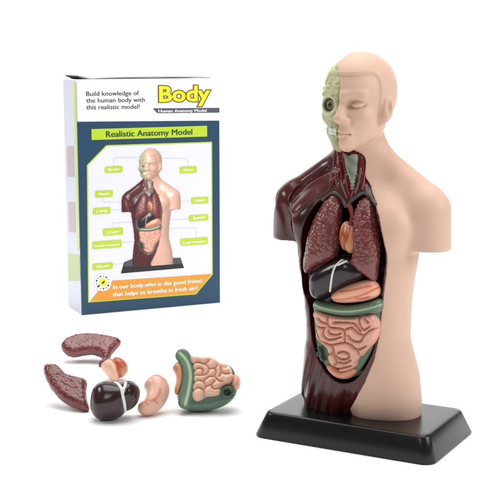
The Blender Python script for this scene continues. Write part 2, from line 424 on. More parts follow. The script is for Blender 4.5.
BONE, BONE_D = lin(166, 166, 124), lin(120, 118, 82)
EYE = (-.085, -.262, 2.088)
def make_skull():
    f = HD + 0.008
    RIM = ell(X, Y, Z, (0, -.120, 2.06), (.185, .205, .24), 2.2)
    # remove the soft parts of the face from this half, then add bone
    f = smax(f, -ell(X, Y, Z, (EYE[0] + .0, -.345, EYE[2]), (.050, .085, .046)), 0.02)
    ring = np.sqrt((np.sqrt(((X - EYE[0]) / 1.05) ** 2 + (Z - EYE[2]) ** 2) - .053) ** 2 + (RIM - .004) ** 2) - .0135
    ring = np.where((Y < -.12), ring, 1.0)
    f = smin(f, ring, 0.014)
    f = smin(f, cone(X, Y, Z, (-.045, -.315, 2.02), (-.165, -.18, 2.03), .022, .022), 0.03)       # cheekbone
    f = smax(f, -ell(X, Y, Z, (-.178, -.150, 1.957), (.036, .075, .030)), 0.012)                  # hollow behind the teeth
    f = smin(f, cone(X, Y, Z, (-.120, -.150, 1.925), (-.02, -.285, 1.862), .050, .050), 0.02)
    f = smin(f, cone(X, Y, Z, (-.150, -.10, 2.0), (-.125, -.140, 1.92), .03, .042), 0.02)
    f = smax(f, -ell(X, Y, Z, (-.012, -.370, 2.005), (.020, .05, .034)), 0.012)                 # nose opening
    f = smax(f, -ell(X, Y, Z, (-.25, -.12, 2.12), (.06, .09, .07)), 0.04)                      # temple
    # brain showing above the brow: lower and folded
    br = sstep(2.195, 2.215, Z + 0.10 * (Y + .30))
    f = f + 0.016 * br
    wob = X * 52 + 2.8 * np.sin(Y * 30 + 2.0 * np.sin(Z * 20)) + 1.6 * np.sin(Z * 30 + X * 14)
    f = f + 0.017 * br * (1 - np.abs(np.sin(wob)) ** 0.6) - 0.008 * br
    f = f + 0.004 * np.exp(-(((Y + .20) + .35 * (Z - 2.15)) / .008) ** 2) * (X < -.12) - 0.006 * np.exp(-((Z - 2.150 - .2 * (Y + .3)) / .014) ** 2) * (X < -.05) * (Y < -.2)
    f = smax(f, X + 0.008 + .036 * sstep(2.2, 2.34, Z), 0.005)
    f = np.maximum(f, 1.795 - Z)
    V, Q = polygonize(f, LO, H)
    x, y, z = V.T
    paint = flat(V, BONE)
    paint = mixc(paint, lin(188, 186, 140), sstep(2.195, 2.215, z + 0.10 * (y + .30)))
    wb = x * 52 + 2.8 * np.sin(y * 30 + 2.0 * np.sin(z * 20)) + 1.6 * np.sin(z * 30 + x * 14)
    paint = mixc(paint, BONE_D, 0.8 * sstep(2.20, 2.22, z + 0.10 * (y + .30)) * sstep(0.40, 0.08, np.abs(np.sin(wb))))
    st = np.sin(x * 31 + 2 * np.sin(z * 19)) * np.sin(z * 27 + 2 * np.sin(y * 23))
    paint = mixc(paint, lin(150, 144, 98), .45 * sstep(.15, .75, st))
    r = np.sqrt((x - EYE[0]) ** 2 + (z - EYE[2]) ** 2)
    paint = mixc(paint, lin(96, 84, 60), 0.8 * sstep(.048, .036, r) * (y < -.1))
    paint = mixc(paint, lin(204, 204, 172), .8 * np.exp(-((r - .054) / .007) ** 2) * (y < -.1))
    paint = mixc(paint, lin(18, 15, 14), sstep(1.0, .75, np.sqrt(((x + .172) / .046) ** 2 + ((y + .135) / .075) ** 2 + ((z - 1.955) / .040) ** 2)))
    return mesh("skull", V, Q, paint)

figure = tag(empty("anatomy_model", ORG, YAW), "human torso anatomy model, half skin and half open muscle with skull face, on black stand", "anatomy model")
link("skin", make_skin(), M_SKIN, figure)
link("muscle", make_muscle(), M_MUSCLE, figure)
skull = link("skull", make_skull(), M_SKULL, figure)

def small_field(name, fn, lo, hi, h, paintfn, material, parent):
    x, y, z = grid(lo, hi, h); f = fn(x, y, z); V, Q = polygonize(f, lo, h)
    return link(name, mesh(name, V, Q, paintfn(V)), material, parent)
def eye_paint(V):
    d = V - np.array(EYE); d /= np.linalg.norm(d, axis=1)[:, None]
    g = np.array([-.10, -.985, -.02]); g /= np.linalg.norm(g); a = np.degrees(np.arccos(np.clip(d @ g, -1, 1)))
    p = flat(V, lin(196, 186, 150)); p = mixc(p, lin(84, 66, 42), sstep(34, 28, a)); return mixc(p, lin(18, 15, 13), sstep(16, 12, a))
small_field("eye", lambda x, y, z: ell(x, y, z, EYE, (.036, .036, .036)), np.array(EYE) - .045, np.array(EYE) + .045, .003, eye_paint, M_ORGAN, skull)
def head_y(u, v):
    i = np.clip(np.round((u - LO[0]) / H).astype(int), 0, HD.shape[0] - 1); k = np.clip(np.round((v - LO[2]) / H).astype(int), 0, HD.shape[2] - 1)
    return Y[0, :, 0][np.argmax(HD[i, :, k] < 0, axis=-1)]
def teeth_fn(x, y, z):
    u, v = np.broadcast_arrays(x[:, 0, :], z[:, 0, :]); s = blur(head_y(u, np.full(v.shape, 1.928)), 3, 2)[:, None, :]
    q = np.maximum(np.maximum(-.090 - x, x + .012), np.abs(z - 1.934) - .020)
    f = np.sqrt(np.maximum(q + .008, 0) ** 2 + np.maximum(np.abs(y - s) - .006, 0) ** 2) - .008
    return f + .005 * np.exp(-((np.mod(x, .026) - .013) / .0030) ** 2) + .005 * np.exp(-((z - 1.934) / .0035) ** 2)
small_field("teeth", teeth_fn, (-.15, -.40, 1.88), (.01, -.15, 1.98), .0035, lambda V: flat(V, lin(206, 204, 190)), M_ORGAN, skull)

# windpipe, collar rim, vessels: they follow the neck
def neck_y(x, z):
    yy = Y[0, :, 0]; i = np.clip(np.round((np.asarray(x) - LO[0]) / H).astype(int), 0, BODY.shape[0] - 1); k = np.clip(np.round((np.asarray(z) - LO[2]) / H).astype(int), 0, BODY.shape[2] - 1)
    col = BODY[i, :, k]; j = np.argmax(col < 0, axis=-1); return yy[j]
def on_neck(px, py, off=0.0):
    d = w2b(ray(px, py)); y = -0.2
    for _ in range(12):
        t = (y - O_B[1]) / d[1]; p = O_B + t * d; y = float(neck_y(p[0], p[2])) + off
    return p
def trace3(pts, off, n=5): return spline([on_neck(*p, off) for p in pts], False, n)
LAR_PX = [(344.8, 152.8), (349.6, 155.6), (354.4, 153.6), (357.8, 155), (357.6, 164), (356.8, 172), (354.8, 181), (353.4, 189.5), (351, 189), (350.2, 181.6), (348.4, 175), (346, 167), (345, 159)]
lar = np.array([on_neck(*p)[[0, 2]] for p in LAR_PX]); lar = spline(lar)
def larynx_fn(x, y, z):
    u, v = np.broadcast_arrays(x[:, 0, :], z[:, 0, :]); d = blur(inpoly(u, v, lar), 1, 2); s = blur(neck_y(u, v), 4, 3)[:, None, :]; d = d[:, None, :]
    R = .022; e = np.maximum(R - d, 0); rings = .0025 * np.sin(z * 300) * sstep(1.70, 1.67, z)
    return np.sqrt(e ** 2 + (y - s) ** 2) - R + rings
small_field("larynx", larynx_fn, (lar[:, 0].min() - .02, -.28, lar[:, 1].min() - .02), (lar[:, 0].max() + .02, -.08, lar[:, 1].max() + .02), .004,
            lambda V: mixc(flat(V, lin(138, 148, 130)), lin(96, 106, 92), .6 * (0.5 + 0.5 * np.sin(V[:, 2] * 90 + V[:, 0] * 70))), M_SKULL, figure)
for pts in ([(322, 201), (329, 194.5), (336, 193.5), (342.5, 199.5), (346, 208)], [(346.6, 208), (350.5, 202.5), (357, 196.5), (364, 193), (371, 197.5), (377, 206.5)]):
    link("collar_rim", tube_mesh("collar_rim", trace3(pts, 0.006), .012, 10, lin(74, 68, 64)), M_MUSCLE, figure)
for pts, r, c in (([(346, 176), (347.5, 186), (349.2, 196)], .008, lin(122, 20, 30)), ([(341, 180), (343.5, 189), (347.5, 199)], .007, lin(104, 88, 84)),
                  ([(361, 166), (359, 180), (355, 194)], .008, lin(104, 88, 84)), ([(364.5, 174), (363, 184), (362, 191)], .008, lin(126, 20, 32)),
                  ([(354.5, 186), (353.2, 192), (351, 199)], .007, lin(130, 24, 34)), ([(339, 160), (341.5, 172), (342.5, 184)], .009, lin(92, 20, 26))):
    link("vessel", tube_mesh("vessel", trace3(pts, 0.003), r, 8, c), M_MUSCLE, figure)
# the stand: a sloped block with rounded corners
def stand():
    bw, bd, bh, ti, R = 1.2, .78, .1574, .060, .075
    def ring(inset, z):
        r = max(R - inset * 0.25, 0.02); hx, hy = bw / 2 - inset - r, bd / 2 - inset - r; out = []
        for cx, cy, a0 in ((hx, hy, 0), (-hx, hy, 90), (-hx, -hy, 180), (hx, -hy, 270)):
            for k in range(9):
                a = math.radians(a0 + k * 90 / 8); out.append((cx + r * math.cos(a), cy + r * math.sin(a), z))
        return out
    rings = [ring(.012, .0), ring(.003, .004), ring(0, .012), ring(ti * .86, bh - .018), ring(ti * .93, bh - .009), ring(ti * 1.06, bh - .002), ring(ti * 1.25, bh), ring(ti * 1.7, bh)]
    n = len(rings[0]); V = [p for r in rings for p in r]; bm = bmesh.new()
    vs_ = [bm.verts.new(p) for p in V]
    for i in range(len(rings) - 1):
        for k in range(n): bm.faces.new((vs_[i * n + k], vs_[i * n + (k + 1) % n], vs_[(i + 1) * n + (k + 1) % n], vs_[(i + 1) * n + k]))
    bm.faces.new(vs_[-n:]); bm.faces.new(vs_[:n][::-1])
    me = bpy.data.meshes.new("stand"); bm.to_mesh(me); bm.free(); return me
link("stand", stand(), M_BLACK, figure, loc=(-BODY_X, 0, 0))

# ------------------------------------------------------------------ organs
PICTURE = []                                   # points, normals and paint of the model, for the picture on its own carton
def remember(o, shift=(0, 0, 0)):
    me = o.data; n = len(me.vertices); p = np.empty(n * 3); q = np.empty(n * 3); k = np.empty(n * 4)
    me.vertices.foreach_get("co", p); me.vertices.foreach_get("normal", q); me.color_attributes["paint"].data.foreach_get("color", k)
    PICTURE.append((p.reshape(-1, 3) + np.array(shift), q.reshape(-1, 3), k.reshape(-1, 4)[:, :3]))
for o in bpy.data.objects:
    if o.type == 'MESH' and "paint" in o.data.color_attributes: remember(o)
class Frame:
    """where an organ's own x (across), y (depth) and z (up) stand in the world"""
    def __init__(s, org, rot): s.org, s.rot = np.array(org, float), rot; s.R = np.array(rot.to_matrix())
    def plane(s, px, py, y=0.0):
        o = s.R.T @ (CAM - s.org); d = s.R.T @ ray(px, py); t = (y - o[1]) / d[1]; p = o + t * d; return (p[0], p[2])
from mathutils import Euler
SEAT = Frame(ORG, Euler((0, 0, YAW)))

def build_organ(frame, name, label, cat, group, pieces, rest=False):
    """pieces: (name or None, verts, quads, paint, material, parent name); the first is the organ itself"""
    V0 = pieces[0][1]; c = 0.5 * (V0.min(0) + V0.max(0)); org = frame.org + frame.R @ c
    if rest:   # let it down (or up) on the paper along the line of sight so that it touches
        zmin = min(((frame.R @ (V - c).T).T + org)[:, 2].min() for _, V, *_ in pieces)
        d = CAM - org; d = d / np.linalg.norm(d); org = org + d * (-zmin / d[2])
    root = None; made = {}
    for pn, V, Q, paint, material, par in pieces:
        me = mesh(pn or name, V - c, Q, paint)
        if root is None:
            root = link(name, me, material, None, loc=org, rot=frame.rot); tag(root, label, cat, group); made[None] = root
        else:
            made[pn] = link(pn, me, material, made.get(par, root))
        if frame is SEAT: remember(made[pn], c)
    return root

def pillow(outline, T, R, h=.005, surf=None, back=None, pad=.03, sm=2, extra=None, detail=None):
    """rounded solid over an outline; T how far it bulges forward, back how far behind; surf(x,z) its middle surface"""
    back = back or T * .7
    lo2 = outline.min(0) - pad; hi2 = outline.max(0) + pad
    xs = np.arange(lo2[0], hi2[0], h); zs = np.arange(lo2[1], hi2[1], h)
    u, v = np.meshgrid(xs, zs, indexing='ij')
    d = blur(inpoly(u, v, outline), sm, 3)
    s = surf(u, v) if surf else np.zeros_like(u)
    ylo, yhi = s.min() - T * 1.3 - pad, s.max() + back + pad
    ys = np.arange(ylo, yhi, h)
    x3, y3, z3 = xs[:, None, None], ys[None, :, None], zs[None, None, :]
    dy = y3 - s[:, None, :]; e = np.maximum(R - d, 0)[:, None, :]
    t = np.where(dy < 0, R / T, R / back)
    f = (np.sqrt(e ** 2 + (dy * t) ** 2) - R) * min(1.0, T / R)
    if extra is not None: f = extra(f, x3, y3, z3, dy, d[:, None, :], u, v)
    if detail is not None:
        m = np.argwhere(np.abs(f) < .045); P = np.stack([xs[m[:, 0]], ys[m[:, 1]], zs[m[:, 2]]], 1)
        f[m[:, 0], m[:, 1], m[:, 2]] += detail(P)
    return polygonize(f, (xs[0], ys[0], zs[0]), h)

def surf_at(off): return lambda u, v: front(u, v) + off
LUNG_C, LUNG_D = lin(120, 57, 54), lin(74, 32, 31)
def lung_detail(cell, amp, zlo, zhi, stretch=1.25):
    def d(P):
        q = P * np.array([1.0, 1.0, stretch]); q = q + 0.25 * cell * np.sin(P[:, [2, 0, 1]] * 60)
        f1, f2 = worley(q, cell); k = zlo + (1 - zlo) * sstep(zhi[0], zhi[1], P[:, 2])
        return -amp * k * (np.clip(f2 - f1, 0, .45) / .45) + amp * .4
    return d
def lung_paint(V, cell, stretch=1.25):
    q = V * np.array([1.0, 1.0, stretch]); q = q + 0.25 * cell * np.sin(V[:, [2, 0, 1]] * 60); f1, f2 = worley(q, cell)
    return mixc(flat(V, LUNG_D), LUNG_C, sstep(.02, .22, f2 - f1) * .55 + .45)

RL = [(334.7, 194.6), (338.6, 199.2), (340.2, 208.8), (339.8, 218.4), (338.3, 232.8), (337.6, 247.2), (335.7, 257.5), (328, 262.8), (318.4, 266.4), (309.5, 271.6), (304.6, 274.6),
      (303, 261.6), (305.2, 249.6), (306.9, 237.6), (311.2, 225.6), (316.5, 213.6), (323.2, 203.2), (329.2, 196.6)]
LL = [(366.5, 196.4), (371.4, 201.6), (375, 213.6), (376.9, 228), (378.6, 242.4), (378.2, 259.2), (377, 273), (375.4, 283), (371.2, 281.5), (364, 276), (356.8, 271.2), (350.2, 266), (348.6, 261.6),
      (351, 256.8), (351.7, 247.2), (351.3, 235.2), (352, 223.2), (354.4, 211.2), (358.6, 201.8), (362.4, 197.6)]
GL = "lungs of the anatomy model"
for pts, lab in ((RL, "maroon lung fitted in the chest on the dark muscle side of the torso"), (LL, "maroon lung fitted in the chest against the pale skin half of the torso")):
    o = spline([on_body(*p, .0) for p in pts]); zl, zh = o[:, 1].min(), o[:, 1].max()
    V, Q = pillow(o, .085, .075, .0042, surf_at(.025), detail=lung_detail(.036, .0065, .25, (zl + .08, zl + .28)))
    build_organ(SEAT, "lung", lab, "lung", GL, [(None, V, Q, lung_paint(V, .036), M_LUNG, None)])

def seat_tube(pts, off, n=6):
    a = spline([on_body(*p, off) for p in pts], False, n); y = front(a[:, 0], a[:, 1]) + off
    return np.stack([a[:, 0], y, a[:, 1]], 1)
def tube_arrays(P, rad, seg=8):
    me = tube_mesh("tmp", P, rad, seg); V = np.empty(len(me.vertices) * 3); me.vertices.foreach_get("co", V)
    Q = np.empty(len(me.polygons) * 4, np.int32); me.polygons.foreach_get("vertices", Q); bpy.data.meshes.remove(me)
    return V.reshape(-1, 3), Q.reshape(-1, 4)

# heart
def heart_paint(V):
    c = V.mean(0); x, z = V[:, 0] - c[0], V[:, 2] - c[2]
    p = flat(V, lin(186, 128, 84)); p = mixc(p, lin(150, 60, 34), .8 * np.exp(-((x - .25 * z + .005) / .012) ** 2)); p = mixc(p, lin(214, 160, 128), sstep(.02, .06, z))
    return mixc(p, lin(176, 92, 44), sstep(.01, .05, x) * .7)
o = spline([on_body(*p, -.0) for p in [(343, 222.5), (340, 231), (339.6, 240), (342, 248), (348, 253.5), (357, 251), (361, 240), (358, 228), (351, 221)]])
hg = spline([on_body(*q, -.01) for q in [(348, 221), (346, 230), (344.5, 240), (346.5, 254)]], False, 5)
V, Q = pillow(o, .060, .06, .0038, surf_at(.012), extra=lambda f, x, y, z, dy, d, u, v: f + .010 * np.exp(-(dline(u, v, hg) / .010) ** 2)[:, None, :])
hp = heart_paint(V)
for L in ([(345, 225), (344, 232), (342, 240), (343, 247)], [(349, 222), (348.5, 230), (346, 238), (345.5, 246)], [(344, 232), (347, 236)], [(352, 224), (351, 232), (349, 240)]):
    hp = mixc(hp, lin(150, 52, 28), .8 * sstep(.011, .003, dline(V[:, 0], V[:, 2], spline([on_body(*q, -.01) for q in L], False, 4))))
build_organ(SEAT, "heart", "tan and orange heart fitted between the two lungs of the torso", "heart", "hearts of the anatomy model", [(None, V, Q, hp, M_ORGAN, None)] + [("vessel", a, b, flat(a, k), M_ORGAN, None) for (a, b), k in ((tube_arrays(seat_tube([(349, 205), (351.5, 211), (352.5, 218), (350, 227)], -.016), .016), lin(112, 24, 26)),)])

# liver with its white ligament
LIV_C = lin(30, 18, 21)
o = spline([on_body(*p, -.03) for p in [(307.4, 277), (307.4, 288), (309.4, 297), (314, 300.6), (321, 301.2), (329, 296.6), (340, 289.8), (350, 284.4), (359, 280.4), (362, 273), (354, 262), (345, 257), (336, 258.5), (322, 265), (312, 271)]])
def liver_x(f, x, y, z, dy, d, u, v): return f
V, Q = pillow(o, .088, .085, .005, surf_at(.020), sm=3)
def liver_front(px, py, VV):
    # nearest front vertex of the liver along the sight line
    d = SEAT.R.T @ ray(px, py); o_ = SEAT.R.T @ (CAM - SEAT.org); d = d / np.linalg.norm(d); r = VV - o_; t = r @ d; e = np.linalg.norm(r - t[:, None] * d, axis=1)
    k = np.argsort(e)[:30]; return VV[k[np.argmin(t[k])]]
lig = [spline([liver_front(px, py, V) for px, py in L], False, 5) for L in ([(343.2, 258.5), (337.5, 262.5), (333.4, 268), (331, 276), (330, 286), (330, 293)], [(347.8, 259.8), (342, 262), (336.6, 264.6)])]
pieces = [(None, V, Q, flat(V, LIV_C), M_LIVER, None)]
for L in lig:
    a, b = tube_arrays(L, .0065); pieces.append(("ligament", a, b, flat(a, lin(214, 212, 208)), M_ORGAN, None))
build_organ(SEAT, "liver", "black glossy liver with white line fitted below the lungs in the torso", "liver", "livers of the anatomy model", pieces)

# stomach
ORG_P = lin(226, 164, 134)
o = spline([on_body(*p, -.03) for p in [(328, 299.4), (330, 294), (340, 288), (352, 283.4), (361, 281.4), (370, 281), (376, 286), (378, 293), (374.5, 298.4), (366, 301.8), (354, 303.6), (341, 304.2), (332.5, 303)]])
V, Q = pillow(o, .070, .06, .0045, surf_at(.018), sm=3)
vein = [spline([on_body(*p, -.05) for p in L], False, 4) for L in ([(331, 300), (342, 299.5), (354, 297.5), (366, 293.5), (375, 289)], [(340, 292), (352, 290), (364, 287), (372, 286)], [(352, 297.5), (360, 299), (368, 297)])]
dv = np.min([dline(V[:, 0], V[:, 2], L) for L in vein], axis=0)
paint = mixc(flat(V, ORG_P), lin(196, 84, 48), .8 * sstep(.011, .002, dv))
build_organ(SEAT, "stomach", "pink stomach with orange veins fitted under the black liver in the torso", "stomach", "stomachs of the anatomy model", [(None, V, Q, paint, M_ORGAN, None)])

# intestines: green large intestine with a pale line, pink coils, pink lower end
GREEN, GREEN_L, PINK = lin(84, 110, 88), lin(160, 180, 142), lin(216, 160, 138)
def zz(L): return [(308 + x / 5.553, 295 + y / 5.553) for x, y in L]
CREASES = [zz(L) for L in (
    [(33, 128), (50, 168), (76, 182), (98, 180)], [(58, 128), (76, 148), (106, 158)], [(110, 124), (112, 162), (128, 180), (166, 183)], [(146, 152), (200, 152), (252, 156), (272, 172), (292, 200)],
    [(166, 183), (196, 190), (206, 212), (204, 262)], [(92, 182), (86, 216), (112, 246), (148, 244), (186, 232)], [(116, 194), (126, 214), (160, 220), (184, 212)],
    [(50, 205), (66, 250), (102, 268), (132, 276), (200, 264), (240, 276), (276, 302), (322, 284)], [(208, 192), (244, 180), (280, 210), (312, 224)], [(224, 222), (250, 252), (292, 256), (312, 224), (345, 196), (378, 186)],
    [(284, 128), (290, 164), (312, 192), (342, 174)], [(312, 130), (334, 150)], [(132, 276), (142, 300), (136, 322), (110, 332)], [(144, 300), (152, 330), (186, 356), (226, 350), (226, 326), (196, 314), (170, 320)],
    [(276, 304), (284, 346), (256, 386)], [(136, 322), (148, 338), (162, 370), (150, 388)], [(162, 370), (204, 378), (238, 362)], [(160, 412), (196, 404), (240, 394)])]
def dome(f, u, v, creases, d, rad, dep):
    """coils: the surface swells between pressed creases"""
    c = np.min([dline(u, v, L) for L in creases], axis=0); 
    t = np.clip(c / rad, 0, 1); return f + (dep * (1 - np.sqrt(1 - (1 - t) ** 2)))[:, None, :]
def tubes(f, x, y, z, polys, surf, rad, k=.004):
    """coils lying on a surface, joined to f; each polyline (x,z)"""
    u, v = np.broadcast_arrays(x[:, 0, :], z[:, 0, :]); s = surf(u, v)[:, None, :]
    for L in polys:
        d = dline(u, v, L)[:, None, :]; f = smin(f, np.sqrt(d ** 2 + (y - s) ** 2) - rad, k)
    return f
ins = spline([on_body(*p, -.03) for p in [(312.4, 304), (311.6, 318), (313.5, 340), (317, 355), (323, 367), (331.5, 377), (341, 381), (352, 377.5), (361.5, 366), (369.5, 351), (375, 334), (378, 316), (378, 303), (364, 305), (345, 308), (326, 306)]])
V0, Q0 = pillow(ins, .014, .014, .005, surf_at(.010), back=.08)
colon = spline([on_body(*p, -.05) for p in [(311.6, 302), (311.4, 309.5), (322, 313.6), (336, 316.6), (350, 317.2), (364, 315.2), (378.4, 312.8), (378.6, 300), (365, 303.4), (350, 306.4), (336, 306.2), (322, 303.2)]])
V1, Q1 = pillow(colon, .068, .038, .0045, surf_at(.010))
line = spline([on_body(*p, -.06) for p in [(312, 304.8), (322, 308.3), (336, 311.2), (350, 311.6), (364, 309.6), (378.4, 305.8)]], False, 5)
p1 = mixc(flat(V1, GREEN), GREEN_L, .85 * sstep(.0075, .003, dline(V1[:, 0], V1[:, 2], line)))
p1 = mixc(p1, lin(170, 140, 110), .7 * sstep(-.030, -.040, V1[:, 2] - np.interp(V1[:, 0], line[:, 0], line[:, 1])))
coil2 = [spline([on_body(*p, -.035) for p in L], False, 5) for L in CREASES]
mass = spline([on_body(*p, -.04) for p in zz([(32, 105), (36, 150), (48, 190), (46, 235), (70, 270), (105, 300), (108, 345), (125, 385), (155, 405), (172, 425), (215, 420), (255, 392), (284, 345), (310, 312), (352, 262), (372, 205), (368, 150), (340, 118), (300, 122), (210, 132), (110, 118), (60, 100)])])
mass = mass.mean(0) + (mass - mass.mean(0)) * np.array([1.07, 1.04])
V2_, Q2 = pillow(mass, .060, .022, .0036, surf_at(.010), sm=1, extra=lambda f, x, y, z, dy, d, u, v: dome(f, u, v, coil2, d, .020, .015))
pouch = spline([on_body(*p, -.03) for p in zz([(88, 392), (110, 425), (140, 455), (175, 470), (220, 468), (252, 442), (268, 420), (230, 410), (180, 425), (130, 395)])])
V3, Q3 = pillow(pouch, .062, .03, .004, surf_at(.010))
app = [spline([on_body(*p, -.04) for p in zz(L)], False, 5) for L in ([(48, 290), (62, 315), (66, 350), (84, 372)], [(46, 318), (56, 345)])]
gx = []
for L in app:
    y = front(L[:, 0], L[:, 1]) - .022; gx.append(tube_arrays(np.stack([L[:, 0], y, L[:, 1]], 1), .012))
build_organ(SEAT, "intestines", "pink coiled intestines under a green colon, fitted in the torso's belly", "intestines", "intestines of the anatomy model",
            [(None, V0, Q0, flat(V0, lin(72, 98, 78)), M_ORGAN, None), ("colon", V1, Q1, p1, M_ORGAN, None), ("coils", V2_, Q2, flat(V2_, PINK), M_ORGAN, None),
             ("rectum", V3, Q3, flat(V3, lin(206, 140, 112)), M_ORGAN, None)] + [("appendix", a, b, flat(a, lin(40, 66, 52)), M_ORGAN, None) for a, b in gx])

# ------------------------------------------------------------------ the second set of organs, loose on the paper
def floor_at(px, py):
    d = ray(px, py); return CAM + d * (-CAM[2] / d[2])
def loose(px, py, tilt=42):
    return Frame(floor_at(px, py), Euler((-math.radians(tilt), 0, 0)))
def zc(L, x0, y0, s): return [(x0 + x / s, y0 + y / s) for x, y in L]
LA = zc([(118, 118), (140, 92), (190, 68), (250, 60), (310, 62), (370, 70), (425, 82), (452, 98), (430, 125), (405, 155), (385, 190), (355, 220), (322, 234), (325, 215), (350, 192), (330, 172), (290, 160), (235, 165), (190, 174), (150, 165), (122, 140)], 40, 325, 5.5556)
LB = zc([(22, 232), (50, 226), (105, 234), (125, 258), (150, 282), (200, 296), (255, 310), (262, 335), (258, 370), (264, 420), (277, 478), (240, 474), (180, 455), (120, 420), (70, 365), (35, 305), (22, 262)], 40, 325, 5.5556)
for pts, low, lab in ((LA, (101, 367), "loose curved maroon lung lying above the heart, its narrow end pointing down at it"), (LB, (90, 411), "loose broad maroon lung lying left of the black liver")):
    fr = loose(*low, 58 if pts is LA else 50); o = spline([fr.plane(*p) for p in pts], n=5); zl, zh = o[:, 1].min(), o[:, 1].max()
    base = 0.55 if pts is LA else .45
    V, Q = pillow(o, .058, .045, .0048, None, detail=lung_detail(.030, .0034, base, (o[:, 0].mean() if 0 else zl + .02, zl + .25), 1.0), sm=2)
    build_organ(fr, "lung", lab, "lung", GL, [(None, V, Q, lung_paint(V, .030, 1.0), M_LUNG, None)], rest=True)

HZ = lambda L: zc(L, 90, 350, 5.5556)
fr = loose(115.5, 381.5)
o = spline([fr.plane(*p) for p in HZ([(60, 95), (85, 72), (120, 52), (155, 50), (190, 62), (210, 85), (210, 115), (190, 140), (165, 160), (145, 172), (115, 160), (85, 130)])])
gl = spline([fr.plane(*q) for q in HZ([(122, 58), (140, 90), (152, 118), (160, 140), (166, 160)])], False, 5)
V, Q = pillow(o, .095, .07, .0045, None, sm=2, extra=lambda f, x, y, z, dy, d, u, v: f + .012 * np.exp(-(dline(u, v, gl) / .016) ** 2)[:, None, :])
pu = lambda L: spline([fr.plane(*p) for p in HZ(L)], False, 5)
p = flat(V, lin(226, 180, 156))
p = mixc(p, lin(176, 116, 74), sstep(-.010, .012, inpoly(V[:, 0], V[:, 2], spline([fr.plane(*q) for q in HZ([(148, 62), (200, 60), (216, 90), (212, 120), (185, 148), (166, 160), (158, 130), (165, 100)])]))))
for L in ([(105, 62), (130, 80), (150, 100), (160, 130), (168, 158)], [(130, 58), (160, 66), (185, 84)], [(150, 62), (146, 88), (165, 110)], [(175, 62), (172, 90), (180, 118)], [(150, 98), (172, 96), (196, 104)]):
    p = mixc(p, lin(176, 72, 38), .85 * sstep(.022, .006, dline(V[:, 0], V[:, 2], pu(L))))
build_organ(fr, "heart", "loose peach and brown heart lying between a maroon lung and the black liver", "heart", "hearts of the anatomy model", [(None, V, Q, p, M_ORGAN, None)], rest=True)

fr = loose(101, 420, 30)
o = spline([fr.plane(*p) for p in HZ([(4, 330), (4, 285), (12, 235), (30, 200), (60, 182), (110, 178), (150, 184), (185, 180), (225, 174), (255, 185), (275, 212), (278, 250), (262, 295), (235, 325), (195, 348), (165, 375), (130, 384), (70, 388), (30, 376), (10, 352)])])
notch = pu([(135, 172), (160, 190), (180, 220), (190, 265), (196, 340)])
V, Q = pillow(o, .15, .12, .006, None, sm=3, extra=lambda f, x, y, z, dy, d, u, v: f + .007 * np.exp(-(dline(u, v, notch) / .025) ** 2)[:, None, :])
def on_mesh(px, py, VV):
    d = fr.R.T @ ray(px, py); o_ = fr.R.T @ (CAM - fr.org); d = d / np.linalg.norm(d); r = VV - o_; t = r @ d; e = np.linalg.norm(r - t[:, None] * d, axis=1)
    k = np.argsort(e)[:12]; return VV[k[np.argmin(t[k])]]
pieces = [(None, V, Q, flat(V, lin(50, 28, 30)), M_LIVER, None)]
for L in ([(136, 178), (158, 190), (174, 212), (184, 245), (190, 285), (194, 320), (196, 342)], [(196, 178), (190, 200), (185, 225), (184, 245)]):
    a, b = tube_arrays(spline([on_mesh(*q, V) for q in HZ(L)], False, 5), .011); pieces.append(("ligament", a, b, flat(a, lin(226, 224, 222)), M_ORGAN, None))
build_organ(fr, "liver", "loose black liver with a white forked line, lying between lung and stomach", "liver", "livers of the anatomy model", pieces, rest=True)

fr = loose(144, 415.5)
o = spline([fr.plane(*p) for p in HZ([(262, 322), (275, 302), (300, 285), (312, 262), (312, 228), (298, 205), (302, 190), (325, 162), (355, 145), (395, 147), (425, 168), (442, 205), (438, 250), (415, 298), (380, 335), (340, 358), (300, 362), (272, 345)])])
V, Q = pillow(o, .09, .085, .005, None, sm=2)
p = flat(V, lin(230, 182, 160))
for L in ([(325, 165), (350, 160), (390, 170)], [(352, 150), (380, 165), (420, 190)], [(330, 310), (360, 305), (385, 280), (395, 250)], [(360, 305), (375, 315)], [(280, 325), (310, 315), (325, 330)], [(310, 315), (322, 300)]):
    p = mixc(p, lin(206, 108, 84), .6 * sstep(.012, .003, dline(V[:, 0], V[:, 2], pu(L))))
build_organ(fr, "stomach", "loose pink kidney-shaped stomach with red veins lying beside the black liver", "stomach", "stomachs of the anatomy model", [(None, V, Q, p, M_ORGAN, None)], rest=True)

IZ = lambda L: zc(L, 170, 345, 6.667)
fr = loose(193, 411, 30)
sp = lambda L, c=True, n=6: spline([fr.plane(*p) for p in IZ(L)], c, n)
green = sp([(40, 78), (62, 64), (92, 68), (115, 95), (132, 92), (250, 100), (370, 128), (420, 160), (440, 220), (446, 300), (430, 345), (380, 390), (310, 420), (220, 436), (140, 436), (95, 420), (55, 368), (44, 340), (78, 300), (100, 240), (96, 180), (66, 130)])
stripe = sp([(72, 74), (108, 112), (132, 165), (140, 230), (128, 320), (106, 412)], False)
band = lambda f, x, y, z, dy, d, u, v: smin(f, np.sqrt(np.maximum(dline(u, v, sp([(86, 84), (110, 120), (128, 170), (132, 240), (120, 320), (104, 390)], False)) - .026, 0)[:, None, :] ** 2 + (y + .046) ** 2) - .022, .03)
V0, Q0 = pillow(green, .052, .05, .0052, None, sm=2, back=.09, extra=band)
p0 = mixc(flat(V0, lin(90, 118, 97)), lin(176, 198, 160), .9 * sstep(.014, .006, dline(V0[:, 0], V0[:, 2], stripe)) * (V0[:, 1] < -.02))
ring_c = np.array(sp([(380, 334)], False)[0] if False else fr.plane(*IZ([(382, 334)])[0]))
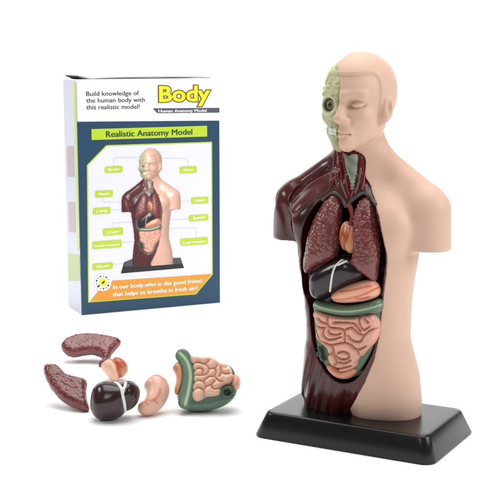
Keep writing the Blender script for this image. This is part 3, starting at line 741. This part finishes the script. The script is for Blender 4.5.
rr = np.sqrt((V0[:, 0] - ring_c[0]) ** 2 + (V0[:, 2] - ring_c[1]) ** 2)
p0 = mixc(p0, lin(34, 52, 42), .9 * sstep(.040, .030, rr))
endf = sp([(18, 158), (42, 122), (70, 122), (92, 160), (96, 235), (80, 300), (62, 330), (36, 330), (30, 300), (44, 240), (36, 195)])
V1, Q1 = pillow(endf, .072, .04, .005, None, sm=1, back=.03)
p1 = mixc(flat(V1, lin(216, 152, 116)), lin(188, 122, 60), sstep(.02, -.03, V1[:, 0] - np.interp(V1[:, 2], np.sort(endf[:, 1]), np.full(len(endf), endf[:, 0].mean()))) * .8)
mass = sp([(128, 92), (160, 84), (215, 92), (270, 92), (310, 105), (330, 128), (385, 140), (405, 165), (420, 195), (428, 235), (400, 275), (355, 295), (345, 340), (300, 358), (250, 362), (205, 388), (165, 388), (146, 360), (150, 300), (156, 240), (152, 180), (140, 130)])
coilsL = [sp(L, False, 5) for L in ([(150, 150), (190, 140), (235, 150), (262, 128)], [(165, 190), (205, 178), (225, 195), (215, 225)], [(235, 150), (262, 180), (250, 215), (215, 225), (175, 222)], [(262, 180), (300, 178), (325, 150)],
          [(155, 270), (195, 258), (225, 262), (262, 235), (300, 232)], [(300, 178), (310, 205), (300, 232), (330, 262), (352, 262)], [(340, 170), (345, 205), (385, 215), (410, 205)], [(345, 205), (330, 232)],
          [(160, 320), (195, 305), (225, 318), (240, 300), (225, 262)], [(240, 300), (275, 285), (300, 262)], [(225, 318), (235, 350)], [(275, 285), (295, 315), (335, 305)], [(380, 150), (372, 175)])]
V2_, Q2 = pillow(mass, .112, .032, .0045, None, sm=2, extra=lambda f, x, y, z, dy, d, u, v: dome(f, u, v, coilsL, d, .030, .012))
tail = sp([(425, 185), (450, 200), (470, 232), (468, 278), (448, 305), (425, 312), (402, 285), (410, 240)])
V3, Q3 = pillow(tail, .10, .06, .005, None, sm=2)
t = np.linspace(0, 2 * math.pi, 25); a, b = tube_arrays(np.stack([ring_c[0] + .036 * np.cos(t), np.full(25, -.066), ring_c[1] + .036 * np.sin(t)], 1), .014)
build_organ(fr, "intestines", "loose pink intestines in a green shell, turned on their side on the white ground", "intestines", "intestines of the anatomy model",
            [(None, V0, Q0, p0, M_ORGAN, None), ("colon_end", V1, Q1, p1, M_ORGAN, None), ("coils", V2_, Q2, flat(V2_, lin(232, 186, 162)), M_ORGAN, None), ("rectum", V3, Q3, flat(V3, lin(230, 170, 138)), M_ORGAN, None),
             ("appendix", a, b, flat(a, lin(58, 92, 70)), M_ORGAN, None)], rest=True)

# ------------------------------------------------------------------ the carton
XW, XD, XH, XYAW = 1.385, .43, 2.150, .43
carton = tag(empty("carton", (-1.006, 4.03, 0), XYAW), "white and navy printed cardboard box of the anatomy model, standing behind the loose organs", "box")
_cache = {}
def ink(name, rgb, rough=0.32):
    if name not in _cache: _cache[name] = mat("print_" + name, lin(*rgb), rough, spec=0.4, mottled=0.02, mot_scale=2)
    return _cache[name]
WHITE = ink("white", (240, 240, 246)); NAVY = ink("navy", (30, 66, 94)); LIME = ink("lime", (184, 212, 40)); LIME2 = ink("pale_lime", (182, 202, 70))
ORANGE = ink("orange", (228, 150, 48)); GREY = ink("slate", (78, 84, 100)); DARK = ink("charcoal", (52, 54, 62)); YELLOW = ink("yellow", (246, 226, 30)); OLIVE = ink("olive", (112, 100, 24))
LILAC = ink("lilac", (226, 226, 238)); LINE = ink("line", (206, 206, 204)); BROWN = ink("maroon", (84, 30, 32)); SKINP = ink("flesh", (236, 196, 180)); BONEP = ink("bone", (206, 208, 168))
LUNGP = ink("red", (156, 50, 54)); TEAL = ink("teal", (80, 140, 124)); PINKP = ink("pink", (236, 184, 172)); BLACKP = ink("black", (30, 32, 36)); BASEP = ink("graphite", (70, 78, 84)); TEXTW = ink("lettering_white", (250, 250, 250))
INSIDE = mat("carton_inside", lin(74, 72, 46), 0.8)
FLAP_SHADED = mat("carton_flap_shaded", lin(176, 176, 186), 0.45, spec=0.3)  # the flap is white board; its shaded grey is put into the colour
BOARD = mat("carton_board", lin(238, 238, 244), 0.4, spec=0.4)

# photograph's front face -> the carton's own front face
def homography(src, dst):
    A = []
    for (x, y), (u, v) in zip(src, dst): A += [[x, y, 1, 0, 0, 0, -u * x, -u * y, -u], [0, 0, 0, x, y, 1, -v * x, -v * y, -v]]
    return np.linalg.svd(np.array(A))[2][-1].reshape(3, 3)
HG = homography([(76, 78), (220, 80), (215.5, 301.5), (80, 318)], [(-XW / 2, XH), (XW / 2, XH), (XW / 2, 0), (-XW / 2, 0)])
def face(px, py):
    q = HG @ np.array([px, py, 1.0]); return q[0] / q[2], q[1] / q[2]
YF = -XD / 2
def sheet(shapes, name, parent, tr=face, place=lambda u, v, d: (u, YF - d, v)):
    """flat printed shapes: (points, depth step, material) joined in one mesh"""
    bm = bmesh.new(); mats = []
    for pts, step, m in shapes:
        if m not in mats: mats.append(m)
        vs_ = [bm.verts.new(place(*tr(*p), 0.0016 * step)) for p in pts]
        if len(pts) == 4: bm.faces.new(vs_).material_index = mats.index(m); continue
        es = [bm.edges.new((vs_[i], vs_[(i + 1) % len(vs_)])) for i in range(len(vs_))]
        for f in bmesh.ops.triangle_fill(bm, edges=es, use_beauty=True, use_dissolve=False, normal=(0, -1, 0))["geom"]:
            if isinstance(f, bmesh.types.BMFace): f.material_index = mats.index(m)
    bmesh.ops.recalc_face_normals(bm, faces=bm.faces)
    me = bpy.data.meshes.new(name); bm.to_mesh(me); bm.free()
    return link(name, me, mats, parent, smooth=False)
_txt = {}
def text_polys(body, bold):
    cu = bpy.data.curves.new("t", 'FONT'); cu.body = body; cu.size = 1.0; cu.offset = bold; cu.resolution_u = 3; cu.fill_mode = 'FRONT'
    o = bpy.data.objects.new("t", cu); C.objects.link(o); bpy.context.view_layer.update()
    me = bpy.data.meshes.new_from_object(o.evaluated_get(bpy.context.evaluated_depsgraph_get()))
    V = np.array([v.co[:2] for v in me.vertices]); F = [tuple(p.vertices) for p in me.polygons]
    bpy.data.objects.remove(o); bpy.data.curves.remove(cu); bpy.data.meshes.remove(me); return V, F
def lettering(lines, name, parent, m, step, bold=0.0, ref=None, heavy=0.0):
    """lines: (words, left baseline px, right end px, cap height px); heavy: stroke widening in cap heights"""
    V, F = [], []
    for body, (x0, y0), (x1, y1), cap in lines:
        P, fs = text_polys(body, bold); Pr, _ = text_polys(body, bold if ref is None else ref)
        lo, hi = Pr[:, 0].min(), Pr[:, 0].max(); a, b = np.array(face(x0, y0)), np.array(face(x1, y1))
        c = np.array(face(x0, y0 - cap)); ch = np.linalg.norm(c - a) / 0.73; du = b - a
        for k, sh in enumerate((0,) if not heavy else (-heavy, 0, heavy)):
            base = len(V)
            for q in P:
                uv = a + du * (q[0] - lo) / (hi - lo) + np.array([sh * ch, q[1] * ch]); V.append((uv[0], YF - .0016 * step - .0003 * k, uv[1]))
            F += [tuple(base + i for i in f) for f in fs]
    me = bpy.data.meshes.new(name); me.from_pydata(V, [], F); me.update()
    return link(name, me, m, parent, smooth=False)

def carton_body():
    bm = bmesh.new(); t = .012
    for x0, x1, y0, y1 in ((-XW / 2, XW / 2, -XD / 2, -XD / 2 + t), (-XW / 2, XW / 2, XD / 2 - t, XD / 2), (-XW / 2, -XW / 2 + t, -XD / 2 + t, XD / 2 - t), (XW / 2 - t, XW / 2, -XD / 2 + t, XD / 2 - t)):
        vs_ = [bm.verts.new((x, y, z)) for z in (0, XH) for x, y in ((x0, y0), (x1, y0), (x1, y1), (x0, y1))]
        for f in ((3, 2, 1, 0), (4, 5, 6, 7), (0, 1, 5, 4), (1, 2, 6, 5), (2, 3, 7, 6), (3, 0, 4, 7)): bm.faces.new([vs_[i] for i in f])
    bmesh.ops.bevel(bm, geom=[e for e in bm.edges if abs(abs(e.verts[0].co.x) - XW / 2) < 1e-5 and abs(abs(e.verts[0].co.y) - XD / 2) < 1e-5 and abs(e.verts[0].co.z - e.verts[1].co.z) > 1], offset=.008, segments=3, affect='EDGES')
    me = bpy.data.meshes.new("board"); bm.to_mesh(me); bm.free(); return me
link("board", carton_body(), BOARD, carton, smooth=False)
def bent_sheet(name, x0, x1, y0, y1, zf, m, t=.010, n=14):
    V, Q = [], []
    for s in (0, 1):
        for i in range(n + 1):
            for j in range(5):
                x = x0 + (x1 - x0) * i / n; y = y0 + (y1 - y0) * j / 4; V.append((x, y, zf(i / n, j / 4) - s * t))
    k = 5; N = (n + 1) * k
    for i in range(n):
        for j in range(4):
            a = i * k + j; Q.append((a, a + k, a + k + 1, a + 1)); Q.append((N + a + 1, N + a + k + 1, N + a + k, N + a))
    for i in range(n):
        a = i * k; Q.append((N + a, N + a + k, a + k, a)); a = i * k + 4; Q.append((a, a + k, N + a + k, N + a))
    for j in range(4):
        Q.append((j, j + 1, N + j + 1, N + j)); a = n * k + j; Q.append((N + a, N + a + 1, a + 1, a))
    return link(name, mesh(name, np.array(V), np.array(Q)), m, carton)
bent_sheet("top_flap", -XW / 2 + .13, XW / 2 - .085, -XD / 2 + .02, XD / 2 - .012, lambda u, v: XH + .006 + .014 * max(math.sin(math.pi * u), 0) ** .5 + .022 * v, FLAP_SHADED)
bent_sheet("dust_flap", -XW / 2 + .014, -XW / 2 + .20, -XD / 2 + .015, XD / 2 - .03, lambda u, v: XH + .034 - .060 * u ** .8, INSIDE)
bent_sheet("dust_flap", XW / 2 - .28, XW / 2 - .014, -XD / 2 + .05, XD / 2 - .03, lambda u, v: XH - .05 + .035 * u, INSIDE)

# printed front: layers of ink
LIMEFRAME = [(106, 146.6), (211.3, 144), (208.9, 274.5), (192.5, 294), (86.4, 305), (86, 167)]
INNER = [(106.6, 147.8), (210.2, 145.2), (207.8, 274.0), (191.9, 292.8), (87.5, 303.6), (87.2, 167.4)]
sheet([([(76.4, 122.2), (219.0, 123.0), (215.3, 301.2), (80, 317.6)], 1, NAVY), (LIMEFRAME, 2, LIME), (INNER, 3, LILAC),
       ([(91, 130), (206.8, 128.0), (206.6, 138.8), (91.2, 141.2)], 2, LIME),
       ([(153.5, 109.6), (219.4, 110.2), (219.3, 115.0), (158, 114.6)], 1, GREY),
       ([(110.5, 282.7), (208.2, 273.8), (192.1, 292.8), (88.3, 303.6), (98, 291.6), (103.5, 291.8), (108.6, 288.3)], 4, ORANGE)], "front_print", carton)
title = lettering([("Body", (160, 102.6), (210.4, 102.6), 16.2)], "title", carton, YELLOW, 3, 0.028, 0.028)
lettering([("Body", (160, 102.6), (210.4, 102.6), 16.2)], "title_outline", title, OLIVE, 2, 0.075, 0.028)
for words, x1, y_ in (("Build knowledge of", 140, 95.6), ("the human body with", 145.8, 102.6), ("this realistic model!", 140.4, 109.6)):
    lettering([(words, (86, y_), (x1, y_ + .2), 5.0)], "blurb_line", carton, DARK, 1, heavy=.012)
lettering([("Human Anatomy Model", (159.2, 113.8), (206.5, 114.0), 3.1)], "subtitle", carton, TEXTW, 2, heavy=.035)
lettering([("Realistic Anatomy Model", (106, 138.4), (192, 136.6), 6.4)], "headline", carton, ink("deep_teal", (24, 62, 62)), 3, heavy=.022)
for words, p0_, p1_ in (("In our body,who is the good friend", (111.4, 291.0), (198.2, 282.4)), ("that helps us breathe in fresh air?", (111, 298.2), (193.4, 289.6))):
    lettering([(words, p0_, p1_, 4.4)], "slogan_line", carton, TEXTW, 5, heavy=.025)
t = np.linspace(0, 2 * math.pi, 25)[:-1]
circ = lambda cx, cy, r: [(cx + r * math.cos(a), cy + r * math.sin(a)) for a in t]
dots = [(circ(101 + 6.3 * math.cos(a), 284.6 + 6.3 * math.sin(a), 0.55 + .35 * (k % 2)), 6, DARK if k % 3 else OLIVE) for k, a in enumerate(np.linspace(0, 2 * math.pi, 14)[:-1])]
sheet([(circ(101, 284.6, 8.6), 5, WHITE), (circ(101.4, 284.4, 3.9), 6, YELLOW), ([(99.6, 286.6), (100.6, 284), (103.2, 282.4), (102.6, 285)], 7, DARK), ([(96.0, 288.0), (97.6, 286.8), (98.2, 288.2), (96.6, 289.4)], 7, DARK)] + dots, "badge", carton)

def strip(a, b, w_=.22):
    a, b = np.array(a, float), np.array(b, float); n = np.array([-(b - a)[1], (b - a)[0]]); n = n / np.linalg.norm(n) * w_
    return [tuple(a + n), tuple(b + n), tuple(b - n), tuple(a - n)]
A6 = lambda L: [(110 + x / 6.25, 145 + y / 6.25) for x, y in L]
A7 = lambda L: [(110 + x / 6.25, 205 + y / 6.25) for x, y in L]
sheet([(A7([(78, 372), (128, 350), (426, 336), (446, 398), (58, 440)]), 4, BLACKP), (A7([(84, 368), (128, 350), (426, 336), (436, 372), (78, 398)]), 5, BASEP),
], "figure_print", carton)
def figure_picture():
    """the small photograph of the torso printed on the front: a flat sheet of colour dots taken from the model itself"""
    P = np.vstack([p for p, _, _ in PICTURE]); N = np.vstack([n for _, n, _ in PICTURE]); K = np.vstack([k for _, _, k in PICTURE])
    a = math.radians(-13); c_, s_ = math.cos(a), math.sin(a)
    rot = lambda q: np.stack([q[:, 0] * c_ - q[:, 1] * s_, q[:, 0] * s_ + q[:, 1] * c_, q[:, 2]], 1)
    P, N = rot(P), rot(N)
    l = np.array([-.35, -.75, .56]); l /= np.linalg.norm(l); hv = l + np.array([0, -1, .1]); hv /= np.linalg.norm(hv)
    dif = .62 + .55 * np.clip(N @ l, 0, 1); spec = .55 * np.clip(N @ hv, 0, 1) ** 28
    K = np.clip(K * dif[:, None] * np.array([1.12, 1.0, 1.0]) + spec[:, None], 0, .95)
    st = .0080; x0, x1, z0, z1_ = -.66, .66, .150, 2.43; nx, nz = int((x1 - x0) / st), int((z1_ - z0) / st)
    i = ((P[:, 0] - x0) / st).astype(int); k = ((P[:, 2] - z0) / st).astype(int); ok = (i >= 0) & (i < nx) & (k >= 0) & (k < nz)
    o_ = np.argsort(-P[:, 1]); o_ = o_[ok[o_]]
    img = np.zeros((nx, nz, 3)); hit = np.zeros((nx, nz), bool); img[i[o_], k[o_]] = K[o_]; hit[i[o_], k[o_]] = True
    full = hit.copy(); num = np.zeros_like(img); den = np.zeros((nx, nz))
    for da in (-1, 0, 1):
        for db in (-1, 0, 1):
            wgt = 4.0 if da == 0 == db else 1.0; r = np.roll(np.roll(hit, da, 0), db, 1); num += np.roll(np.roll(img, da, 0), db, 1) * (r * wgt)[:, :, None]; den += r * wgt
    img = np.where(den[:, :, None] > 0, num / np.maximum(den, 1)[:, :, None], 0); full = den > 3.2; full[:, -3:] = False; full[:3] = False; full[-3:] = False
    (ua, _), (ub, _) = face(116.6, 205), face(183.4, 205); _, va = face(150, 267.2); _, vb = face(150, 149.2)
    cells = np.argwhere(full); ids = {}; V, Q, Cc = [], [], []
    uu = lambda q: ua + (ub - ua) * q / nx; vv = lambda q: va + (vb - va) * q / nz
    corner = np.zeros((nx + 1, nz + 1, 3)); cw = np.zeros((nx + 1, nz + 1))
    for da in (0, 1):
        for db in (0, 1):
            corner[da:nx + da, db:nz + db] += img * full[:, :, None]; cw[da:nx + da, db:nz + db] += full
    corner /= np.maximum(cw, 1)[:, :, None]
    vid = np.full((nx + 1, nz + 1), -1); used = np.argwhere(cw > 0); vid[used[:, 0], used[:, 1]] = np.arange(len(used))
    V = np.stack([uu(used[:, 0]), np.full(len(used), YF - .0016 * 6), vv(used[:, 1])], 1)
    i, k = cells.T
    Q = np.stack([vid[i, k], vid[i + 1, k], vid[i + 1, k + 1], vid[i, k + 1]], 1)
    link("torso_picture", mesh("torso_picture", V, Q, corner[used[:, 0], used[:, 1]]), mat("print_picture", None, .35, spec=.4), carton, smooth=False)
figure_picture()
# call-outs: lime tabs with white words, thin leader lines
for path in ([(146, 159.2), (113.4, 159.6), (113.4, 167)], [(163, 160.2), (187, 160.6), (187, 168)], [(102.5, 199.5), (102.5, 204.6), (126, 204.4)], [(109.5, 212.4), (140, 210.8)], [(111.5, 229), (111.5, 225.4), (138, 223.8)],
             [(121, 244.4), (142, 243.6)], [(111.5, 266.4), (121, 265.6)], [(189, 202.8), (154, 206)], [(187, 220.4), (158, 222.4)], [(194, 239.4), (194, 229), (152, 231)]):
    sheet([(strip(a, b), 4 + .3 * i, LINE) for i, (a, b) in enumerate(zip(path[:-1], path[1:]))], "leader_line", carton)
for word, x0, x1, y0, y1 in (("Brain", 104.2, 122.2, 168.2, 174.6), ("Muscle", 94.2, 112.2, 192.8, 199.4), ("Lung", 91.8, 109.6, 210.0, 216.4), ("Liver", 101.8, 122, 230.4, 237.6), ("Small intestine", 91, 120.4, 243.2, 250.6), ("Base", 91, 111.4, 265.4, 271.8),
                          ("Skin", 179, 195.6, 168.6, 175.2), ("Heart", 189.6, 206.2, 199.0, 205.4), ("Stomach", 187, 205.8, 216.4, 222.4), ("Large intestine", 178.2, 204.8, 239.2, 246.0)):
    s_ = -0.055 * (x1 - x0) * (y0 - 100) / 200
    r = 1.2; pts = []
    for cx, cy, a0 in ((x1 - r, y0 + r + s_, 270), (x1 - r, y1 - r + s_, 0), (x0 + r, y1 - r - s_, 90), (x0 + r, y0 + r - s_, 180)):
        for k in range(4): a = math.radians(a0 + k * 30); pts.append((cx + r * math.cos(a), cy + r * math.sin(a)))
    tab = sheet([(pts, 5, LIME)], "callout_tab", carton)
    long = len(word) > 8; pad = 2.2 if long else (x1 - x0) * .2
    lettering([(word, (x0 + pad, y1 - 2.0 - s_), (x1 - pad, y1 - 2.0 + s_), 2.5 if long else 3.1)], "lettering", tab, TEXTW, 6, heavy=.03)
# printed side
def side_uv(u, v): return u, v
def side_place(u, v, d): return (-XW / 2 - d, XD / 2 - u * XD, v * XH)   # u runs from the back edge to the front edge
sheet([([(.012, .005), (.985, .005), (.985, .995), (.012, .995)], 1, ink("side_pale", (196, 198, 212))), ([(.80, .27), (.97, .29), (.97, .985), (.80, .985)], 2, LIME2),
       ([(.08, .12), (.97, .15), (.97, .26), (.08, .24)], 2, ink("dusty_green", (166, 182, 122))), ([(.20, .58), (.70, .59), (.70, .72), (.20, .71)], 2, ink("dusty_rose", (172, 156, 160))),
       ([(.20, .34), (.70, .35), (.70, .48), (.20, .47)], 2, ink("dusty_rose", (172, 156, 160)))], "side_print", carton, side_uv, side_place)
